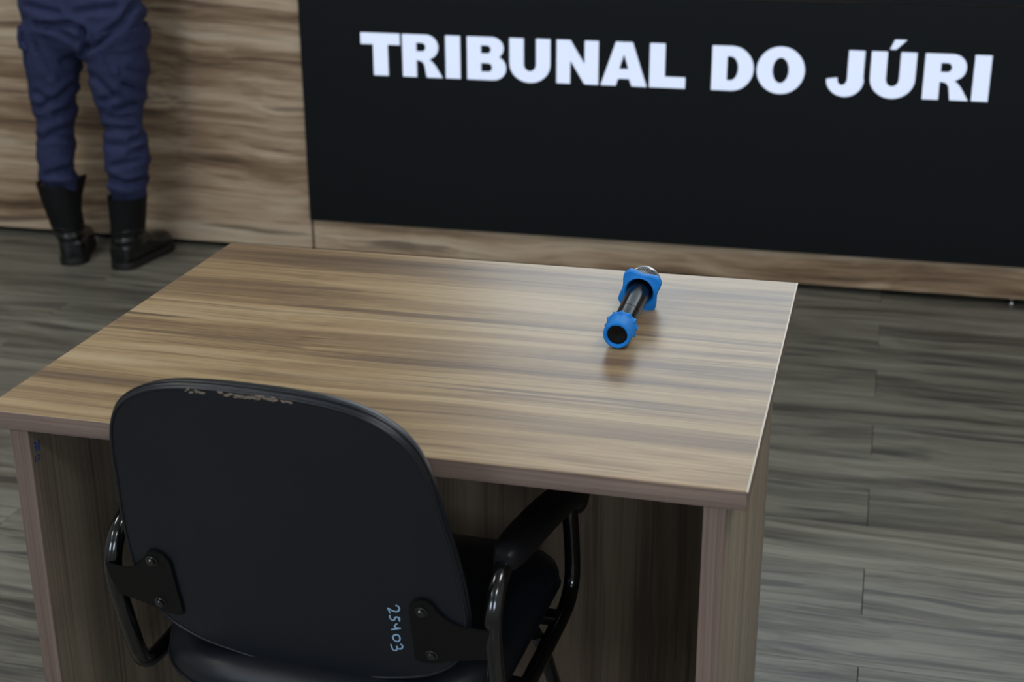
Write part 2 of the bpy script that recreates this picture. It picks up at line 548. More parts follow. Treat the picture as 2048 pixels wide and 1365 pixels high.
# letters: outlines in a cap height of 1 (drawn with holes by bridging two loops)
LZ, LH = 0.6255, 0.1345
LY0, LY1 = -0.0150, -0.0138


def arc(cx, cy, rx, ry, a0, a1, n=14):
    return [(cx + rx * math.cos(math.radians(a0 + (a1 - a0) * i / n)), cy + ry * math.sin(math.radians(a0 + (a1 - a0) * i / n))) for i in range(n + 1)]


def letter(name, loops, x):
    """loops in metres, first the outline, then holes; filled flat plate facing the room."""
    bm = bmesh.new()
    for lp in loops:
        lp = [q for i, q in enumerate(lp) if math.hypot(q[0] - lp[i - 1][0], q[1] - lp[i - 1][1]) > 2e-5]
        vs = [bm.verts.new((x + px, 0, LZ + pz)) for px, pz in lp]
        for i in range(len(vs)):
            bm.edges.new((vs[i], vs[(i + 1) % len(vs)]))
    bmesh.ops.triangle_fill(bm, use_beauty=True, use_dissolve=False, edges=list(bm.edges), normal=(0, -1, 0))
    for v in bm.verts:
        v.co.y = LY0
    r = bmesh.ops.extrude_face_region(bm, geom=list(bm.faces))
    for v in r['geom']:
        if isinstance(v, bmesh.types.BMVert):
            v.co.y = LY1
    return link(name, bm_mesh(name, bm), M_LETTER, screen)


H = LH
def rect(x0, x1, z0, z1): return [(x0, z0), (x1, z0), (x1, z1), (x0, z1)]


def L_T(x, w):
    s = 0.049; m_ = w / 2
    letter('letter', [[(m_ - s / 2, 0), (m_ + s / 2, 0), (m_ + s / 2, H - .036), (w, H - .036), (w, H), (0, H), (0, H - .036), (m_ - s / 2, H - .036)]], x)


def L_R(x, w):
    s = 0.046; bw = 0.118; hb = 0.078   # bowl
    zc = H - hb / 2
    out = [(0, 0), (s, 0), (s, 0.053), (0.051, 0.053), (0.064, 0.050), (0.072, 0.040), (w - 0.052, 0), (w, 0), (w - 0.022, 0.036), (w - 0.034, 0.050), (w - 0.043, 0.056)]
    out += arc(bw - 0.040, zc, 0.040, hb / 2, -48, 90, 12)
    out += [(0, H)]
    hole = [(s, H - 0.053), (s, H - 0.026)] + arc(0.064, H - 0.0395, 0.013, 0.0135, 90, -90, 8)
    letter('letter', [out, hole], x)


def L_I(x, w=0.048):
    letter('letter', [rect(0, w, 0, H)], x)


def L_B(x, w):
    s = 0.045
    out = [(0, 0)] + arc(w - 0.042, 0.0385, 0.042, 0.0385, -90, 62, 12) + arc(w - 0.046, H - 0.034, 0.038, 0.034, -50, 90, 12) + [(0, H)]
    h1 = [(s, 0.026), (0.068, 0.026)] + arc(0.068, 0.0395, 0.013, 0.0135, -90, 90, 8) + [(s, 0.053)]
    h2 = [(s, 0.083), (0.066, 0.083)] + arc(0.066, 0.0955, 0.011, 0.0125, -90, 90, 8) + [(s, 0.108)]
    letter('letter', [out, h1, h2], x)


def u_loop(w):
    s = 0.0455; r = w / 2
    return [(0, H)] + arc(r, 0.056, r, 0.059, 180, 360, 20) + [(w, H), (w - s, H)] + arc(r, 0.054, r - s, 0.021, 0, -180, 14) + [(s, H)]


def L_U(x, w, accent=False):
    if not accent:
        letter('letter', [u_loop(w)], x)
    else:
        o = letter('letter', [u_loop(w)], x)
        bmx = bmesh.new(); bmx.from_mesh(o.data)
        a = 0.051
        pts = [(x + a, LZ + H + .007), (x + a + .017, LZ + H + .007), (x + a + .046, LZ + H + .036), (x + a + .012, LZ + H + .036)]
        f0 = [bmx.verts.new((q[0], LY0, q[1])) for q in pts]
        f1 = [bmx.verts.new((q[0], LY1, q[1])) for q in pts]
        bmx.faces.new(f0); bmx.faces.new(f1)
        for i in range(4):
            bmx.faces.new((f0[i], f0[(i + 1) % 4], f1[(i + 1) % 4], f1[i]))
        bmesh.ops.recalc_face_normals(bmx, faces=bmx.faces)
        bmx.to_mesh(o.data); bmx.free()


def L_N(x, w):
    s = 0.043
    letter('letter', [[(0, 0), (s, 0), (s, 0.073), (w - s, 0), (w, 0), (w, H), (w - s, H), (w - s, 0.062), (s, H), (0, H)]], x)


def L_A(x, w):
    m_ = w / 2
    out = [(0, 0), (0.047, 0), (0.054, 0.022), (w - 0.054, 0.022), (w - 0.047, 0), (w, 0), (m_ + 0.026, H), (m_ - 0.026, H)]
    hole = [(m_ - 0.0145, 0.052), (m_ + 0.0145, 0.052), (m_, 0.098)]
    letter('letter', [out, hole], x)


def L_L(x, w):
    letter('letter', [[(0, 0), (w, 0), (w, 0.034), (0.047, 0.034), (0.047, H), (0, H)]], x)


def L_D(x, w):
    s = 0.0455
    out = [(0, 0)] + arc(w - 0.066, H / 2, 0.066, H / 2, -90, 90, 20) + [(0, H)]
    hole = [(s, 0.031)] + arc(w - 0.068, H / 2, 0.022, H / 2 - 0.031, -90, 90, 14) + [(s, H - 0.031)]
    letter('letter', [out, hole], x)


def L_O(x, w):
    out = arc(w / 2, H / 2, w / 2, H / 2 + 0.0035, 0, 360, 44)[:-1]
    hole = arc(w / 2, H / 2, w / 2 - 0.047, H / 2 - 0.029, 0, 360, 32)[:-1]
    letter('letter', [out, hole], x)


def L_J(x, w):
    s = 0.0465
    out = [(w - s, H), (w - s, 0.050)] + arc(w - s - 0.0145, 0.050, 0.0145, 0.019, 0, -150, 10) + [(w - s - 0.029, 0.053), (0, 0.048)]
    out += arc(0.0545, 0.048, 0.0545, 0.0515, 190, 360, 18) + [(w, 0.055), (w, H)]
    letter('letter', [out], x)


L_T(-1.017, 0.130); L_R(-0.879, 0.131); L_I(-0.737); L_B(-0.667, 0.126); L_U(-0.530, 0.130); L_N(-0.380, 0.131)
L_A(-0.241, 0.143); L_L(-0.090, 0.110); L_D(0.099, 0.125); L_O(0.233, 0.142); L_J(0.439, 0.107); L_U(0.565, 0.129, True)
L_R(0.718, 0.130); L_I(0.857, 0.0465)

# ------------------------------------------------------------------ desk
desk = empty('desk', (0, 0, 0))
props(desk, 'light wood-grain desk with panel sides in the foreground', 'desk')
TH = 0.0250
cn = [(-0.509, -0.003), (0.497, -0.002), (0.500, 0.767), (-0.495, 0.752)]
link('top', prism_mesh('top', cn, 0.75 - TH, 0.75, 0.0008), M_TOP, desk)


def strip(a, b, z0, z1, t):
    """Thin band on the outside of the edge a -> b (plan)."""
    d = (Vector(b) - Vector(a)).normalized()
    n = Vector((d.y, -d.x)) * t
    A, B = Vector(a), Vector(b)
    return prism_mesh('edge_band', [tuple(A), tuple(B), tuple(B + n), tuple(A + n)][::-1], z0, z1, 0.0003)


link('edge_band', strip(cn[0], cn[1], 0.75 - TH, 0.7494, 0.0012), M_EDGE_X, desk)
link('edge_band', strip(cn[1], cn[2], 0.75 - TH, 0.7494, 0.0012), M_EDGE_Y, desk)
link('edge_band', strip(cn[2], cn[3], 0.75 - TH, 0.7494, 0.0012), M_EDGE_X, desk)
link('edge_band', strip(cn[3], cn[0], 0.75 - TH, 0.7494, 0.0012), M_EDGE_Y, desk)
lip = link('edge_lip', strip((0.4962, -0.0028), (0.4992, 0.7667), 0.7485, 0.7502, 0.0026), M_CORE, desk)
lip['label'] = 'pale worn corner line along the top edge'
PX, PT = 0.4735, 0.0265
for s in (-1, 1):
    xo, xi = s * PX, s * (PX - PT)
    box('side_panel', (min(xo, xi), 0.0012, 0.0), (max(xo, xi), 0.752, 0.75 - TH), M_SIDE, desk, 0.0006)
    box('edge_band', (min(xo, xi) + .0002, 0.0, 0.0), (max(xo, xi) - .0002, 0.0012, 0.75 - TH), M_EDGE_Z, desk)
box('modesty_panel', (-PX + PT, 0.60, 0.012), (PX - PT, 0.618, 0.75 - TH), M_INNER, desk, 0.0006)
# faded blue numbers written on the inner face of the left side panel
ink = bmesh.new()
xi = -PX + PT + 0.0006
for st in ([(0.0077, 0.7009), (0.0127, 0.7007), (0.0138, 0.6989), (0.0136, 0.6951), (0.012, 0.6881)], [(0.0093, 0.6954), (0.0149, 0.6945)],
           [(0.019, 0.6996), (0.0233, 0.6993), (0.0231, 0.6951), (0.0186, 0.6946), (0.0212, 0.6899), (0.0211, 0.6864), (0.0178, 0.688), (0.0186, 0.6946), (0.019, 0.6996)],
           [(0.0099, 0.6821), (0.0088, 0.677), (0.0080, 0.673)],
           [(0.0147, 0.6807), (0.019, 0.6801), (0.0188, 0.6762), (0.0143, 0.6745), (0.019, 0.6735)]):
    sweep(ink, [Vector((xi, y, z)) for y, z in catmull([(a, b, 0) for a, b in st], 4) for y, z in [(y, z)]] if False else
          [Vector((xi, q.x, q.y)) for q in catmull([(a, b, 0) for a, b in st], 4)], 0.0008, 6, up=(1, 0, 0), flat=0.3)
o = link('handwriting', bm_mesh('handwriting', ink), M_BLUEINK, desk)
o['label'] = 'faded blue handwritten numbers'

# ------------------------------------------------------------------ microphone on the desk
mic = empty('microphone', (0.2675, 0.402, 0.7503), math.radians(-0.8))
props(mic, 'black handheld microphone with bright blue rubber rings on the desk', 'microphone')
TILT = math.radians(2.3)
MT = Matrix.Translation((0, 0, 0.0222)) @ Matrix.Rotation(TILT, 4, 'X')


def micpart(o):
    o.data.transform(MT)
    return o


# sleeve at the tail: open cup with a scalloped flange
micpart(lathe_y('tail_sleeve', [(0.004, 0.0145), (0.0015, 0.0150), (0.0, 0.0165), (0.0, 0.0188), (0.0015, 0.0202), (0.006, 0.0210), (0.034, 0.0218), (0.034, 0.0165)], M_SILI, mic, 56, cap=False))


def scal(a, y):
    return 1.0 + (0.0 if y < 0.018 else 0.06 * (1 - 2 * abs(math.sin(a * 6))))


micpart(lathe_y('scalloped_ring', [(0.030, 0.0210), (0.0315, 0.0228), (0.033, 0.0238), (0.0375, 0.0238), (0.039, 0.0228), (0.0405, 0.0170)], M_SILI, mic, 120, scal))
cap = micpart(lathe_y('end_cap', [(0.0045, 0.0005), (0.0040, 0.0085), (0.0030, 0.0118), (0.0035, 0.0140), (0.010, 0.0147)], M_MICCAP, mic, 48))
micpart(lathe_y('handle', [(0.009, 0.0150), (0.040, 0.0162), (0.0838, 0.0166), (0.0842, 0.0162), (0.0848, 0.0162), (0.0852, 0.0166), (0.150, 0.0172), (0.190, 0.0182), (0.206, 0.0200), (0.216, 0.0205)], M_MIC, mic, 56, smooth=30))


def lobes(a, r):
    # rounded square with concave sides and blunt corners; the opening stays round
    t = (a - math.radians(33)) % (PI / 2)
    d = min(t, PI / 2 - t) / (PI / 4)      # 0 at a corner, 1 mid-side
    d = max(0.0, (d - 0.16) / 0.84)
    k = max(0.0, min(1.0, (r - 0.0235) / 0.010))
    return 1.0 - k * 0.265 * (math.sin(d * PI / 2) ** 1.1)


# ring: funnel-shaped opening around the handle, then the lobed body
micpart(lathe_y('anti_roll_ring', [(0.1935, 0.0186), (0.188, 0.0190), (0.182, 0.0200), (0.177, 0.0212), (0.1752, 0.0222), (0.1748, 0.0232), (0.1752, 0.0240), (0.1765, 0.0300), (0.1765, 0.0355),
                                   (0.178, 0.0368), (0.180, 0.0374), (0.187, 0.0374), (0.190, 0.0366), (0.1915, 0.0345), (0.1925, 0.0250)], M_SILI, mic, 160, lobes, cap=False))
GC, GA, GBF, GR = 0.2225, 0.0255, 0.0245, 0.0246


def gprof(t):
    """Grille profile: t in 0..1 from the neck to the tip -> (y, r)."""
    ph = -PI * 0.40 + t * (PI * 0.90)
    return GC + (GA if ph < 0 else GBF) * math.sin(ph), GR * math.cos(ph)


gb = bmesh.new()
rows, cols = 30, 46


def gp(i, j, k=1.0):
    y, r = gprof(i / rows)
    th = 2 * PI * (j + (i % 2) * 0.5) / cols
    return Vector((r * k * math.cos(th), y, r * k * math.sin(th)))


for i in range(rows):
    for j in range(cols):
        a = gp(i, j)
        for dj in ((0, -1) if i % 2 == 0 else (0, 1)):
            b_ = gp(i + 1, j + dj)
            sweep(gb, [a, b_], 0.00036, 4)
micpart(link('grille', bm_mesh('grille', gb), M_GRILLE, mic))
micpart(lathe_y('grille_foam', [(gprof(t / 24)[0], gprof(t / 24)[1] * 0.955) for t in range(25)], M_FOAM, mic, 40))
micpart(lathe_y('grille_band', [(GC - 0.0030, 0.0236), (GC - 0.0030, 0.0250), (GC - 0.0018, 0.0257), (GC + 0.0018, 0.0257), (GC + 0.0030, 0.0250), (GC + 0.0030, 0.0236)], M_GRILLE, mic, 56))

# ------------------------------------------------------------------ chair
PSI = math.radians(-2.45)
CXW = -0.0575
chair = empty('armchair', (CXW * math.cos(PSI), CXW * math.sin(PSI), 0), PSI)
props(chair, 'black vinyl chair with tubular armrests pushed up to the desk', 'chair')
TR = 0.0120
HX = 0.2627
loop_yz = [(0.325, 0.545), (0.300, 0.556), (0.200, 0.582), (0.100, 0.603), (0.035, 0.614), (-0.006, 0.612), (-0.031, 0.597), (-0.0455, 0.573), (-0.0485, 0.548),
           (-0.0420, 0.508), (-0.0260, 0.447), (-0.0125, 0.402), (0.002, 0.381), (0.030, 0.372), (0.100, 0.372), (0.200, 0.372), (0.285, 0.372),
           (0.326, 0.380), (0.346, 0.405), (0.345, 0.445), (0.337, 0.485), (0.330, 0.515)]
for s in (-1, 1):
    tube('arm_loop', catmull([(s * HX, y, z) for y, z in loop_yz], 5, True), TR, M_TUBE, chair, 18, True, up=(1, 0, 0))
    # moulded pad over the top of the loop
    bm = bmesh.new()
    path = [(-0.004, 0.6165), (0.012, 0.6165), (0.05, 0.6125), (0.12, 0.600), (0.20, 0.584), (0.28, 0.564), (0.325, 0.549), (0.350, 0.533), (0.362, 0.516)]
    hwid = [0.012, 0.0185, 0.0225, 0.024, 0.024, 0.024, 0.0235, 0.022, 0.015]
    hgt = [0.0125, 0.0165, 0.018, 0.018, 0.018, 0.018, 0.0205, 0.024, 0.017]
    cp = catmull([(s * HX, y, z) for y, z in path], 4)
    hw = catmull([(a, b, 0) for a, b in zip(hwid, hgt)], 4)
    rings = []
    for i, q in enumerate(cp):
        tg = (cp[min(i + 1, len(cp) - 1)] - cp[max(i - 1, 0)]).normalized()
        nn = tg.cross(Vector((1, 0, 0))).normalized()
        if nn.z < 0: nn = -nn
        a, b_ = hw[i].x, hw[i].y
        ring_ = []
        for k in range(28):
            t = 2 * PI * k / 28
            c, sn = math.cos(t), math.sin(t)
            ring_.append(q + Vector((1, 0, 0)) * (a * math.copysign(abs(c) ** 0.62, c)) + nn * (b_ * math.copysign(abs(sn) ** 0.72, sn) + 0.004))
        rings.append(ring_)
    loft(bm, rings)
    link('arm_pad', bm_mesh('arm_pad', bm), M_PAD, chair, 60)
    # splayed legs under the loop
    xl = s * (HX - 0.022)
    tube('leg', catmull([(xl, 0.215, 0.383), (xl, 0.250, 0.345), (xl, 0.325, 0.228), (xl, 0.455, 0.020)], 5), 0.0105, M_TUBE, chair, 14, up=(1, 0, 0))
    xl = s * (HX - 0.075)
    tube('leg', catmull([(xl, 0.140, 0.383), (xl, 0.105, 0.345), (xl, 0.030, 0.228), (xl, -0.105, 0.020)], 5), 0.0105, M_TUBE, chair, 14, up=(1, 0, 0))
    for yy, xl in ((0.462, s * (HX - 0.022)), (-0.112, s * (HX - 0.075))):
        bm = bmesh.new()
        loft(bm, [[Vector((xl + r * math.cos(2 * PI * k / 16), yy + r * math.sin(2 * PI * k / 16), z)) for k in range(16)] for z, r in ((0.0005, 0.012), (0.004, 0.014), (0.026, 0.0125))])
        link('leg_tip', bm_mesh('leg_tip', bm), M_SOLE, chair, 40)
for yy in (0.088, 0.268):
    box('seat_crossbar', (-HX, yy - 0.014, 0.372), (HX, yy + 0.014, 0.386), M_PLATE, chair, 0.002)

# seat
def rr_outline(hx, y0, y1, rad_f, rad_b, n=10):
    pts = []
    for cx, cy, r, a0 in ((hx - rad_f, y1 - rad_f, rad_f, 0), (-hx + rad_f, y1 - rad_f, rad_f, 90), (-hx + rad_b, y0 + rad_b, rad_b, 180), (hx - rad_b, y0 + rad_b, rad_b, 270)):
        for i in range(n + 1):
            a = math.radians(a0 + 90 * i / n)
            pts.append((cx + r * math.cos(a), cy + r * math.sin(a)))
    return pts


SO = rr_outline(0.2445, -0.068, 0.412, 0.085, 0.150)
SCX, SCY = 0.0, 0.15
def seat_ring(inset, z, crown=0.0):
    out = []
    for x, y in SO:
        dx, dy = x - SCX, y - SCY
        L_ = math.hypot(dx, dy)
        f_ = (L_ - inset) / L_
        nx, ny = SCX + dx * f_, SCY + dy * f_
        drop = 0.016 * max(0.0, (ny - 0.25) / 0.14) ** 2
        out.append(Vector((nx, ny, z - drop + crown)))
    return out


bm = bmesh.new()
loft(bm, [seat_ring(0.012, 0.3875), seat_ring(0.002, 0.391), seat_ring(0.0, 0.400), seat_ring(0.0, 0.415), seat_ring(0.005, 0.428), seat_ring(0.016, 0.437), seat_ring(0.035, 0.442), seat_ring(0.09, 0.444), seat_ring(0.15, 0.441), seat_ring(0.20, 0.439)])
seat = link('seat', bm_mesh('seat', bm), M_VINYL, chair, 60)
tube('piping', [Vector((q.x, q.y, q.z)) for q in seat_ring(-0.0005, 0.398)], 0.0028, M_VINYL_B, seat, 8, True)

# backrest (own frame: u across, v up the reclined face, w towards the sitter)
AL = math.radians(12.5)
BO = Vector((0, -0.09, 0.70))
BU = Vector((1, 0, 0)); BV = Vector((0, -math.sin(AL), math.cos(AL))); BW_ = Vector((0, math.cos(AL), math.sin(AL)))
def bk(u, v, w=0.0): return BO + BU * u + BV * v + BW_ * w


def bcen(v): return 0.001 - v * 0.030


BC = 0.001
half = [(0.1752, 0.0), (0.1750, 0.030), (0.1735, 0.065), (0.1700, 0.100), (0.1625, 0.132), (0.1520, 0.156), (0.1370, 0.177), (0.1180, 0.1925), (0.0920, 0.2035), (0.0550, 0.2115), (0.0150, 0.2165),
        (-0.0300, 0.2230), (-0.0700, 0.2275), (-0.1100, 0.2300), (-0.1450, 0.2295), (-0.1750, 0.2240), (-0.2000, 0.2130), (-0.2200, 0.1980), (-0.2370, 0.175), (-0.2500, 0.145), (-0.2610, 0.100), (-0.2680, 0.055), (-0.2715, 0.0)]
half = [(v * 1.02 if v < 0 else v, h) for v, h in half]
outl = [(bcen(v) + h, v) for v, h in half] + [(bcen(v) - h, v) for v, h in half[::-1][1:-1]]
outl = [(q.x, q.y) for q in catmull([(a, b, 0) for a, b in outl], 4, True)]
def back_ring(inset, w):
    out = []
    n = len(outl)
    for i, (u, v) in enumerate(outl):
        a, b_ = outl[(i - 1) % n], outl[(i + 1) % n]
        tx, ty = b_[0] - a[0], b_[1] - a[1]
        L_ = math.hypot(tx, ty)
        nx, ny = ty / L_, -tx / L_         # outward for this winding
        if (u - BC) * nx + (v + 0.05) * ny < 0: nx, ny = -nx, -ny
        cu = 0.0
        out.append(bk(u - nx * inset, v - ny * inset, w))
    return out


bm = bmesh.new()
rings = [back_ring(0.010, 0.0), back_ring(0.003, 0.0), back_ring(0.0, 0.003), back_ring(0.0, 0.006), back_ring(0.0, 0.013), back_ring(0.003, 0.021), back_ring(0.010, 0.027), back_ring(0.024, 0.031), back_ring(0.06, 0.033)]
loft(bm, rings)
backrest = link('backrest', bm_mesh('backrest', bm), M_VINYL, chair, 35)
tube('piping', back_ring(0.0035, 0.0002), 0.0022, M_VINYL_B, backrest, 8, True, up=tuple(BW_))
tube('piping', back_ring(-0.0003, 0.0085), 0.0014, M_VINYL_B, backrest, 8, True, up=tuple(BW_))

# bracket plates with bolts
br = [(0.1600, -0.1330), (0.1615, -0.1225), (0.1690, -0.1125), (0.1790, -0.1085), (0.1885, -0.1112), (0.1940, -0.1173), (0.1991, -0.1267), (0.2065, -0.1344), (0.2160, -0.1416), (0.2278, -0.1460), (0.2399, -0.1462),
      (0.2532, -0.1450), (0.2620, -0.1445), (0.2620, -0.1930), (0.2400, -0.1990), (0.2140, -0.2060), (0.1900, -0.2150), (0.1680, -0.2190), (0.1590, -0.2150), (0.1598, -0.1660)]
for s in (-1, 1):
    sh = 0.0 if s == 1 else 0.004
    bm = bmesh.new()
    lo_ = [bk(s * u + sh * (-1 if abs(u) < .255 else 0), v + (0.012 if s < 0 else 0.0), -0.0045) for u, v in br]
    f = bm.faces.new([bm.verts.new(q) for q in lo_])
    r = bmesh.ops.extrude_face_region(bm, geom=[f])
    for v in r['geom']:
        if isinstance(v, bmesh.types.BMVert):
            v.co += BW_ * 0.0035
    bmesh.ops.recalc_face_normals(bm, faces=bm.faces)
    bmesh.ops.bevel(bm, geom=[e for e in bm.edges if e.calc_face_angle(0) > 1.2], offset=0.0008, segments=2, affect='EDGES')
    pl = link('back_bracket', bm_mesh('back_bracket', bm), M_PLATE, chair, 40)
    for (u, v) in (((0.1771, -0.1283), (0.1834, -0.2004)) if s == 1 else ((-0.1900, -0.1136), (-0.1930, -0.1859))):
        bm = bmesh.new()
        c0 = bk(u, v, -0.0045)
        def ring_at(r, w, n=18): return [c0 + BU * (r * math.cos(2 * PI * k / n)) + BV * (r * math.sin(2 * PI * k / n)) - BW_ * w for k in range(n)]
        loft(bm, [ring_at(0.0085, 0.0), ring_at(0.0085, 0.0012), ring_at(0.0066, 0.0018), ring_at(0.0062, 0.0022), ring_at(0.0060, 0.0050), ring_at(0.0040, 0.0066)])
        link('bolt', bm_mesh('bolt', bm), M_TUBE, pl, 30)

# handwritten inventory number and worn spots
digs = [[(0.1417, -0.1291), (0.1448, -0.1299), (0.1461, -0.1335), (0.1443, -0.1382), (0.1405, -0.1400), (0.1359, -0.1390), (0.1315, -0.1365), (0.1302, -0.1361)],
        [(0.1301, -0.1362), (0.1316, -0.1398), (0.1326, -0.1443)],
        [(0.1322, -0.1477), (0.1313, -0.1512), (0.1334, -0.1555), (0.1371, -0.1547), (0.1387, -0.1504), (0.1415, -0.1491), (0.1433, -0.1514), (0.1438, -0.1556)],
        [(0.1438, -0.1556), (0.1444, -0.1485)],
        [(0.1401, -0.1604), (0.1372, -0.1635), (0.1362, -0.1670), (0.1392, -0.1684), (0.1435, -0.1678)], [(0.1308, -0.1729), (0.1374, -0.1702), (0.1441, -0.1674)],
        [(0.1328, -0.1827), (0.1313, -0.1865), (0.1329, -0.1909), (0.1364, -0.1922), (0.1399, -0.1894), (0.1410, -0.1844), (0.1394, -0.1806), (0.1357, -0.1807), (0.1328, -0.1827)],
        [(0.1271, -0.1990), (0.1280, -0.2051), (0.1297, -0.2089), (0.1335, -0.2080), (0.1351, -0.2035), (0.1350, -0.2001)],
        [(0.1350, -0.2001), (0.1356, -0.2041), (0.1392, -0.2047), (0.1422, -0.2020), (0.1427, -0.1977), (0.1403, -0.1955)]]
bm = bmesh.new()
for d in digs:
    sweep(bm, [bk(q.x, q.y, -0.0002) for q in catmull([(a, b, 0) for a, b in d], 4)], 0.00105, 8, up=tuple(BW_), flat=0.35)
o = link('handwritten_number', bm_mesh('handwritten_number', bm), M_CHALK, backrest)
o['label'] = 'white handwritten number 25403'
bm = bmesh.new()
random.seed(5)
for i in range(60):
    u = random.uniform(-0.085, 0.052)
    v = 0.1752 - 0.004 - 0.10 * max(0, abs(u - 0.0) - 0.02) ** 2 * 3 - random.uniform(0.0, 0.005)
    if u > 0.0: v += 0.0012
    dens = 1.0 if -0.02 < u < 0.05 else 0.45
    if random.random() > dens: continue
    n = 7
    r = random.uniform(0.0007, 0.0024)
    el_ = random.uniform(1.0, 2.4)
    ring_ = [bk(u + r * el_ * random.uniform(0.6, 1.2) * math.cos(2 * PI * k / n), v + r * 0.6 * random.uniform(0.6, 1.2) * math.sin(2 * PI * k / n), -0.0026) for k in range(n)]
    ring2 = [q + BW_ * 0.004 for q in ring_]
    loft(bm, [ring_, ring2])
o = link('worn_patch', bm_mesh('worn_patch', bm), M_WORN, backrest)
o['label'] = 'pale worn flakes along the upper rim'
o['kind'] = 'stuff'

# ------------------------------------------------------------------ person at the bench
PY = 2.63
person = empty('person', (-1.84, PY, 0))
props(person, 'person in navy cargo trousers and black boots standing at the bench', 'person')
PO = Vector((-1.84, PY, 0))


def ell(cx, cy, z, rx, ry, n=36, p=1.0, tilt=(0, 0)):
    out = []
    for k in range(n):
        t = 2 * PI * k / n
        c, s = math.cos(t), math.sin(t)
        x = rx * math.copysign(abs(c) ** p, c); y = ry * math.copysign(abs(s) ** p, s)
        out.append(Vector((cx + x, cy + y, z + tilt[0] * x + tilt[1] * y)))
    return out


# trouser legs: (z, x_outer, x_inner, y_centre, depth radius)
LEGL = [(0.228, -2.026, -1.920, 2.618, 0.044), (0.255, -2.034, -1.915, 2.614, 0.050), (0.278, -2.040, -1.911, 2.608, 0.058), (0.305, -2.046, -1.910, 2.602, 0.068), (0.345, -2.049, -1.910, 2.598, 0.075), (0.385, -2.050, -1.906, 2.596, 0.076), (0.430, -2.040, -1.902, 2.595, 0.074),
        (0.490, -2.034, -1.886, 2.595, 0.078), (0.555, -2.039, -1.876, 2.592, 0.084), (0.630, -2.042, -1.852, 2.590, 0.092), (0.700, -2.040, -1.832, 2.588, 0.100), (0.78, -2.040, -1.822, 2.586, 0.108), (0.86, -2.030, -1.822, 2.586, 0.110)]
LEGR = [(0.185, -1.782, -1.690, 2.618, 0.042), (0.215, -1.792, -1.680, 2.615, 0.046), (0.250, -1.796, -1.672, 2.610, 0.054), (0.270, -1.798, -1.668, 2.604, 0.062), (0.300, -1.803, -1.656, 2.600, 0.074), (0.325, -1.798, -1.645, 2.598, 0.079), (0.375, -1.799, -1.635, 2.596, 0.081), (0.427, -1.803, -1.637, 2.595, 0.079),
        (0.468, -1.790, -1.647, 2.595, 0.076), (0.510, -1.797, -1.645, 2.594, 0.080), (0.565, -1.813, -1.634, 2.592, 0.086), (0.630, -1.820, -1.619, 2.590, 0.094), (0.700, -1.824, -1.610, 2.588, 0.102), (0.78, -1.826, -1.602, 2.586, 0.108), (0.86, -1.826, -1.596, 2.586, 0.110)]
DX, DY, DZ = -0.018, 0.030, -0.007


def leg_r(w, d):
    # half-widths of a leg whose measured half-width, seen at a slant, is w
    d = min(d, 0.95 * w)
    return math.sqrt(max(w * w - (0.60 * d) ** 2, (0.62 * w) ** 2)), d


bm = bmesh.new()
for LEG in (LEGL, LEGR):
    loft(bm, [ell((a + b_) / 2 + DX, yc + DY, z + DZ, *leg_r(abs(b_ - a) / 2, d)) for z, a, b_, yc, d in LEG])
loft(bm, [ell(-1.824 + DX, 2.586 + DY, z + DZ, rx, ry, 48, 0.85) for z, rx, ry in ((0.705, 0.050, 0.055), (0.745, 0.135, 0.095), (0.80, 0.190, 0.114), (0.86, 0.198, 0.122), (0.92, 0.194, 0.120), (0.98, 0.186, 0.110), (1.02, 0.180, 0.104))])
tr_me = voxel(bm, 0.0075, 8, 0.5)
FOLDS = [[(-1.936, 0.808), (-1.823, 0.810), (-1.785, 0.794)], [(-1.785, 0.796), (-1.783, 0.746)], [(-1.785, 0.731), (-1.716, 0.777), (-1.651, 0.822), (-1.594, 0.886)], [(-1.912, 0.802), (-1.804, 0.770)],
         [(-1.810, 0.719), (-1.866, 0.695)], [(-1.964, 0.864), (-1.866, 0.846)], [(-1.802, 0.848), (-1.666, 0.870)], [(-1.966, 0.764), (-1.920, 0.653)], [(-1.770, 0.656), (-1.708, 0.604)], [(-1.743, 0.580), (-1.696, 0.597)],
         [(-1.698, 0.551), (-1.639, 0.574)], [(-1.647, 0.683), (-1.586, 0.668)], [(-1.669, 0.631), (-1.595, 0.613)], [(-1.967, 0.547), (-1.893, 0.581), (-1.821, 0.635)], [(-1.908, 0.528), (-1.839, 0.550)], [(-1.941, 0.466), (-1.846, 0.494)],
         [(-1.980, 0.449), (-1.859, 0.459)], [(-1.741, 0.492), (-1.648, 0.493)], [(-1.717, 0.526), (-1.656, 0.529)], [(-1.656, 0.459), (-1.597, 0.484)], [(-1.743, 0.439), (-1.674, 0.439)], [(-1.669, 0.413), (-1.593, 0.444)],
         [(-1.969, 0.592), (-1.930, 0.575)], [(-1.730, 0.372), (-1.632, 0.398)], [(-1.747, 0.324), (-1.683, 0.315), (-1.621, 0.332)], [(-1.751, 0.344), (-1.721, 0.329)], [(-1.971, 0.327), (-1.872, 0.360)], [(-1.990, 0.299), (-1.925, 0.289)], [(-1.919, 0.334), (-1.867, 0.344)]]
FD = [1.7, 1.6, 1.3, 1.0, .8, .9, .8, .7, 1.0, .9, .9, .9, 1.0, 1.0, .8, 1.1, 1.0, 1.1, .8, 1.0, .8, 1.0, .8, .9, 1.6, .8, 1.0, .7, .7]


def seg_d(px, pz, a, b_):
    ax, az = a; bx_, bz = b_
    dx, dz = bx_ - ax, bz - az
    t = max(0.0, min(1.0, ((px - ax) * dx + (pz - az) * dz) / (dx * dx + dz * dz)))
    return math.hypot(px - ax - t * dx, pz - az - t * dz)


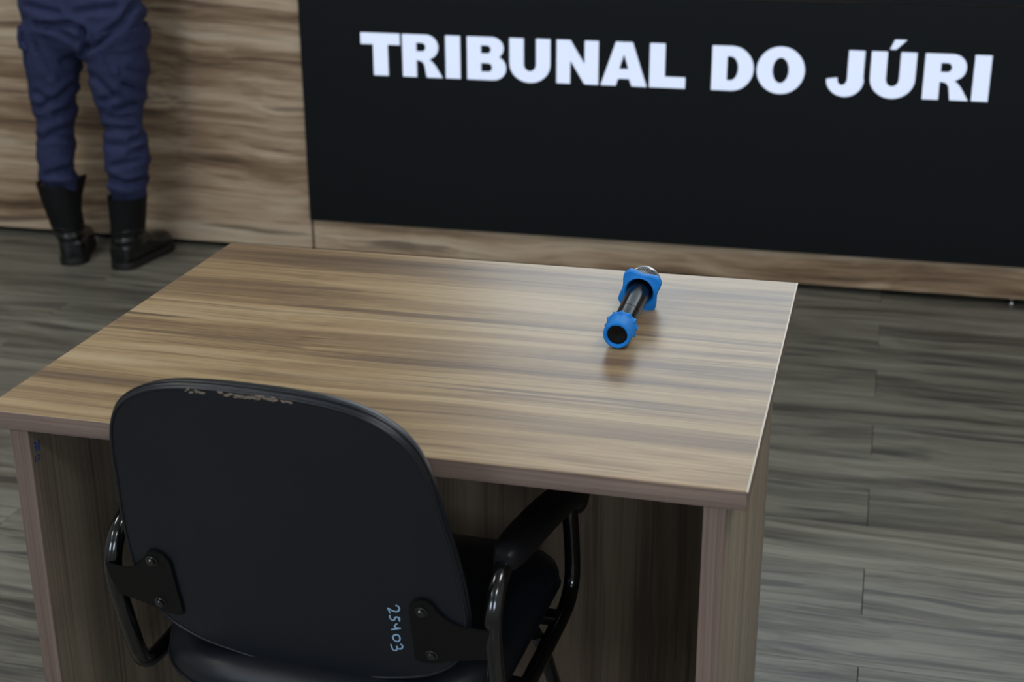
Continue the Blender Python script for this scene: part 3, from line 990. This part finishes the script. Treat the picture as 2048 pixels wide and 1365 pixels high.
tv = tr_me.vertices
nrm = [v.normal.copy() for v in tv]
new = []
for v, n in zip(tv, nrm):
    co = v.co.copy()
    # folds were measured on the rear (camera) side, drawn in x-z at y = 2.52
    d = 0.0
    if n.y < 0.35:
        wgt = min(1.0, (0.35 - n.y) / 0.5)
        px = 0.6135 + (co.x - 0.6135) * (2.52 + 1.5529) / (co.y + 1.5529)
        pz = 1.5362 + (co.z - 1.5362) * (2.52 + 1.5529) / (co.y + 1.5529)
        for fl, am in zip(FOLDS, FD):
            ds = min(seg_d(px, pz, fl[i], fl[i + 1]) for i in range(len(fl) - 1))
            if ds < 0.06:
                d += am * wgt * (-0.0105 * math.exp(-(ds / 0.0095) ** 2) + 0.0045 * math.exp(-((ds - 0.021) / 0.011) ** 2))
    else:
        d += 0.006 * math.sin(co.z * 70 + 5 * noise.noise(co * 6))
    d += 0.006 * noise.noise(Vector((co.x * 9, co.y * 9, co.z * 14))) + 0.003 * noise.noise(Vector((co.x * 22, co.y * 22, co.z * 40 + 7)))
    new.append(co + n * d)
for v, c in zip(tv, new):
    v.co = c - PO
tr_me.update()
trousers = link('trousers', tr_me, M_CLOTH, person, 180)


def patch(name, me, pred, thick, m, parent):
    """Panel of cloth raised from the faces of a mesh chosen by pred."""
    bm = bmesh.new(); bm.from_mesh(me)
    bm.normal_update()
    kill = [f for f in bm.faces if not pred(f.calc_center_median(), f.normal)]
    bmesh.ops.delete(bm, geom=kill, context='FACES')
    if not bm.faces:
        bm.free(); return None
    for _ in range(3):
        bmesh.ops.smooth_vert(bm, verts=bm.verts, factor=0.5, use_axis_x=True, use_axis_y=True, use_axis_z=True)
    bm.normal_update()
    base = [f for f in bm.faces]
    r = bmesh.ops.extrude_face_region(bm, geom=base)
    bm.normal_update()
    for v in [q for q in r['geom'] if isinstance(q, bmesh.types.BMVert)]:
        v.co += v.normal * thick
    pm = bm_mesh(name, bm)
    pm.materials.clear()
    return link(name, pm, m, parent, 60)


lx = -2.04 + 1.82
rx = -1.61 + 1.82
patch('cargo_pocket', tr_me, lambda c, n: 0.555 < c.z < 0.775 and c.x > 0.05 and n.x > 0.35 and c.y < 0.075, 0.006, M_CLOTH, person)
patch('pocket_flap', tr_me, lambda c, n: 0.735 < c.z < 0.800 and c.x > 0.05 and n.x > 0.30 and c.y < 0.08, 0.011, M_CLOTH, person)
patch('cargo_pocket', tr_me, lambda c, n: 0.545 < c.z < 0.765 and c.x < -0.05 and n.x < -0.55 and c.y < 0.075, 0.003, M_CLOTH, person)
patch('pocket_flap', tr_me, lambda c, n: 0.725 < c.z < 0.795 and c.x < -0.05 and n.x < -0.50 and c.y < 0.08, 0.012, M_CLOTH, person)


# boots: built pointing along +y at the origin (heel back at y = -0.05), then turned and placed
def boot(cx, cy, yaw, top, lean, flap):
    bm = bmesh.new()
    # foot, rings along y
    foot = [(-0.058, 0.022, 0.010, 0.060), (-0.052, 0.034, 0.008, 0.085), (-0.030, 0.040, 0.007, 0.105), (0.005, 0.041, 0.007, 0.118), (0.050, 0.042, 0.007, 0.115), (0.095, 0.045, 0.007, 0.094),
            (0.135, 0.049, 0.007, 0.080), (0.170, 0.049, 0.007, 0.074), (0.198, 0.044, 0.007, 0.068), (0.216, 0.033, 0.010, 0.056), (0.224, 0.018, 0.016, 0.042)]
    rings = []
    for y, hw, z0, z1 in foot:
        zc, rz = (z0 + z1) / 2, (z1 - z0) / 2
        rr = []
        for k in range(28):
            t = 2 * PI * k / 28
            c, s = math.cos(t), math.sin(t)
            rr.append(Vector((hw * math.copysign(abs(c) ** 0.75, c), y, zc + rz * math.copysign(abs(s) ** 0.75, s))))
        rings.append(rr)
    loft(bm, rings)
    shaft = [(0.050, 0.041, 0.055, -0.002), (0.085, 0.046, 0.057, 0.000), (0.110, 0.050, 0.058, 0.002), (0.140, 0.052, 0.059, 0.002), (0.175, 0.055, 0.060, 0.000), (0.215, 0.058, 0.062, -0.002), (top, 0.061, 0.064, -0.003)]
    loft(bm, [ell(lean * (z - 0.05), yc, z, a * 0.92, d, 32) for z, a, d, yc in shaft])
    me = voxel(bm, 0.006, 5, 0.5)
    mt = Matrix.Translation((cx - PO.x, cy - PO.y, 0)) @ Matrix.Rotation(-yaw, 4, 'Z') @ Matrix.Diagonal((1.10, 1.0, 1.0, 1.0))
    for v in me.vertices:
        c = v.co
        w = math.exp(-((c.z - 0.118) / 0.035) ** 2)
        c += v.normal * (0.0045 * w * math.sin(c.z * 210 + 3 * noise.noise(c * 14)) + 0.002 * noise.noise(c * 30))
    me.transform(mt)
    bo = link('boot', me, M_BOOT, person, 180)
    # sole
    bm = bmesh.new()
    pts = [(-0.064, 0.0), (-0.060, 0.020), (-0.045, 0.036), (-0.015, 0.043), (0.04, 0.043), (0.10, 0.048), (0.15, 0.054), (0.19, 0.050), (0.218, 0.036), (0.230, 0.014), (0.231, 0.0)]
    ol = [(x, y) for y, x in pts] + [(-x, y) for y, x in pts[::-1][1:-1]]
    ol = [(q.x, q.y) for q in catmull([(a, c, 0) for a, c in ol], 4, True)]
    ring0 = [Vector((x, y, 0.0)) for x, y in ol]; ring1 = [Vector((x, y, 0.020)) for x, y in ol]; ring2 = [Vector((x * 0.93, y * 0.97, 0.024)) for x, y in ol]
    loft(bm, [ring0, ring1, ring2])
    sm = bm_mesh('sole', bm); sm.transform(mt)
    link('sole', sm, M_SOLE, bo, 40)
    # canvas upper of the shaft
    bm = bmesh.new()
    sl = [(0.112, 0.0525, 0.0600, 0.002), (0.128, 0.0535, 0.0605, 0.002), (0.145, 0.0545, 0.0612, 0.002), (0.175, 0.0575, 0.0628, 0.000), (0.215, 0.0605, 0.0645, -0.002), (top + 0.006, 0.0635, 0.0665, -0.003)]
    outer = [ell(lean * (z - 0.05), yc, z, a * 0.92, d, 40) for z, a, d, yc in sl]
    inner = [ell(lean * (top + 0.006 - 0.05), -0.003, top + 0.006, 0.0525, 0.0635, 40), ell(lean * (top - 0.03 - 0.05), -0.003, top - 0.03, 0.047, 0.058, 40)]
    if flap:
        for rg, am in ((outer[-1], 1.0), (inner[0], 1.0), (outer[-2], 0.25)):
            for q in rg:
                ang = math.atan2(q.y, q.x - lean * 0.2)
                wv_ = math.exp(-((ang - 0.15) / 0.45) ** 2)
                q.x += 0.034 * wv_ * am; q.z += 0.018 * wv_ * am
    loft(bm, outer + inner, cap=False)
    cm = bm_mesh('boot_shaft', bm); cm.transform(mt)
    link('boot_shaft', cm, M_BOOTC, bo, 60)
    return bo


boot(-1.984, 2.650, math.radians(-25), 0.268, -0.13, True)
boot(-1.780, 2.645, math.radians(5), 0.236, 0.10, False)

# upper body: one continuous skinned figure, hands resting on the bench top
BT = BH + 0.03
verts, edges, rad = [], [], []
def node(p, r, parent=None):
    verts.append(Vector(p) + Vector((-0.016, 0.03, 0)) - PO); rad.append(r if isinstance(r, tuple) else (r, r))
    if parent is not None: edges.append((parent, len(verts) - 1))
    return len(verts) - 1


pel = node((-1.824, 2.586, 0.93), (0.13, 0.09))
sp1 = node((-1.824, 2.590, 1.06), (0.125, 0.085), pel)
sp2 = node((-1.824, 2.605, 1.20), (0.14, 0.095), sp1)
sp3 = node((-1.824, 2.615, 1.31), (0.13, 0.085), sp2)
nk = node((-1.824, 2.630, 1.40), 0.055, sp3)
nk2 = node((-1.824, 2.645, 1.455), 0.055, nk)
hd1 = node((-1.824, 2.660, 1.52), (0.072, 0.088), nk2)
hd2 = node((-1.824, 2.658, 1.585), (0.074, 0.092), hd1)
hd3 = node((-1.824, 2.652, 1.63), (0.055, 0.07), hd2)
nose = node((-1.824, 2.770, 1.525), 0.010, hd1)
for s in (-1, 1):
    ear = node((-1.824 + s * 0.082, 2.655, 1.535), (0.008, 0.02), hd1)
    hip = node((-1.824 + s * 0.09, 2.590, 0.86), 0.075, pel)
    kn = node((-1.953 if s < 0 else -1.722, 2.600, 0.47), 0.036, hip)
    an = node((-1.977 if s < 0 else -1.757, 2.613, 0.13), 0.022, kn)
    ft = node((-1.993 if s < 0 else -1.757, 2.665, 0.050), 0.018, an)
    shd = node((-1.824 + s * 0.165, 2.612, 1.335), 0.055, sp3)
    elb = node((-1.824 + s * 0.235, 2.66, 1.13 + 0.06), 0.040, shd)
    wr = node((-1.824 + s * 0.185, 2.895, BT + 0.040), (0.022, 0.028), elb)
    pm = node((-1.824 + s * 0.170, 2.955, BT + 0.026), (0.014, 0.036), wr)
    for q, (ox, ln) in enumerate(((-0.030, 0.062), (-0.010, 0.074), (0.010, 0.070), (0.029, 0.056))):
        k1 = node((-1.824 + s * 0.165 + ox, 2.990, BT + 0.024), 0.0095, pm)
        k2 = node((-1.824 + s * 0.162 + ox * 1.1, 2.990 + ln * 0.55, BT + 0.026), 0.0085, k1)
        k3 = node((-1.824 + s * 0.160 + ox * 1.15, 2.990 + ln, BT + 0.010), 0.0072, k2)
    t1 = node((-1.824 + s * 0.128, 2.950, BT + 0.020), 0.0105, pm)
    t2 = node((-1.824 + s * 0.105, 2.985, BT + 0.012), 0.0085, t1)
bme = bpy.data.meshes.new('body')
bme.from_pydata([tuple(v) for v in verts], edges, [])
body = link('body', bme, M_SKIN, person)
sk = body.modifiers.new('skin', 'SKIN'); sk.use_smooth_shade = True
for i, sv in enumerate(bme.skin_vertices[0].data):
    sv.radius = rad[i]; sv.use_root = (i == 0)
sb = body.modifiers.new('subdivision', 'SUBSURF'); sb.levels = 1; sb.render_levels = 2

bm = bmesh.new()
loft(bm, [ell(-1.824, yc, z, a, d, 40, 0.9) for z, yc, a, d in ((0.985, 2.588, 0.186, 0.112), (1.02, 2.588, 0.190, 0.118), (1.10, 2.592, 0.182, 0.116), (1.22, 2.604, 0.192, 0.120), (1.31, 2.612, 0.196, 0.110), (1.365, 2.622, 0.135, 0.085), (1.405, 2.632, 0.070, 0.066), (1.425, 2.637, 0.066, 0.064))])
for s in (-1, 1):
    pts = catmull([(-1.824 + s * 0.10, 2.612, 1.335), (-1.824 + s * 0.170, 2.612, 1.325), (-1.824 + s * 0.215, 2.63, 1.25), (-1.824 + s * 0.238, 2.665, 1.19), (-1.824 + s * 0.215, 2.78, 1.175), (-1.824 + s * 0.192, 2.870, 1.178)], 5)
    rs = [0.066 - 0.026 * i / (len(pts) - 1) for i in range(len(pts))]
    sweep(bm, pts, rs, 20)
sh_me = voxel(bm, 0.010, 6, 0.5)
for v in sh_me.vertices:
    v.co += v.normal * (0.006 * noise.noise(v.co * 12))
    v.co -= PO
link('shirt', sh_me, M_CLOTH, person, 180)
bm = bmesh.new()
rings = []
for i in range(9):
    ph = i / 8
    z = 1.515 + 0.150 * ph
    k = math.sqrt(max(0.02, 1 - (max(0, ph - 0.10) / 0.92) ** 2))
    rings.append(ell(-1.824, 2.640 + 0.010 * ph, z, 0.084 * k, 0.092 * k, 28))
loft(bm, rings)
hm = bm_mesh('hair', bm)
for v in hm.vertices:
    v.co += v.normal * 0.004 * noise.noise(v.co * 40)
    v.co -= PO
link('hair', hm, M_HAIR, person, 70)
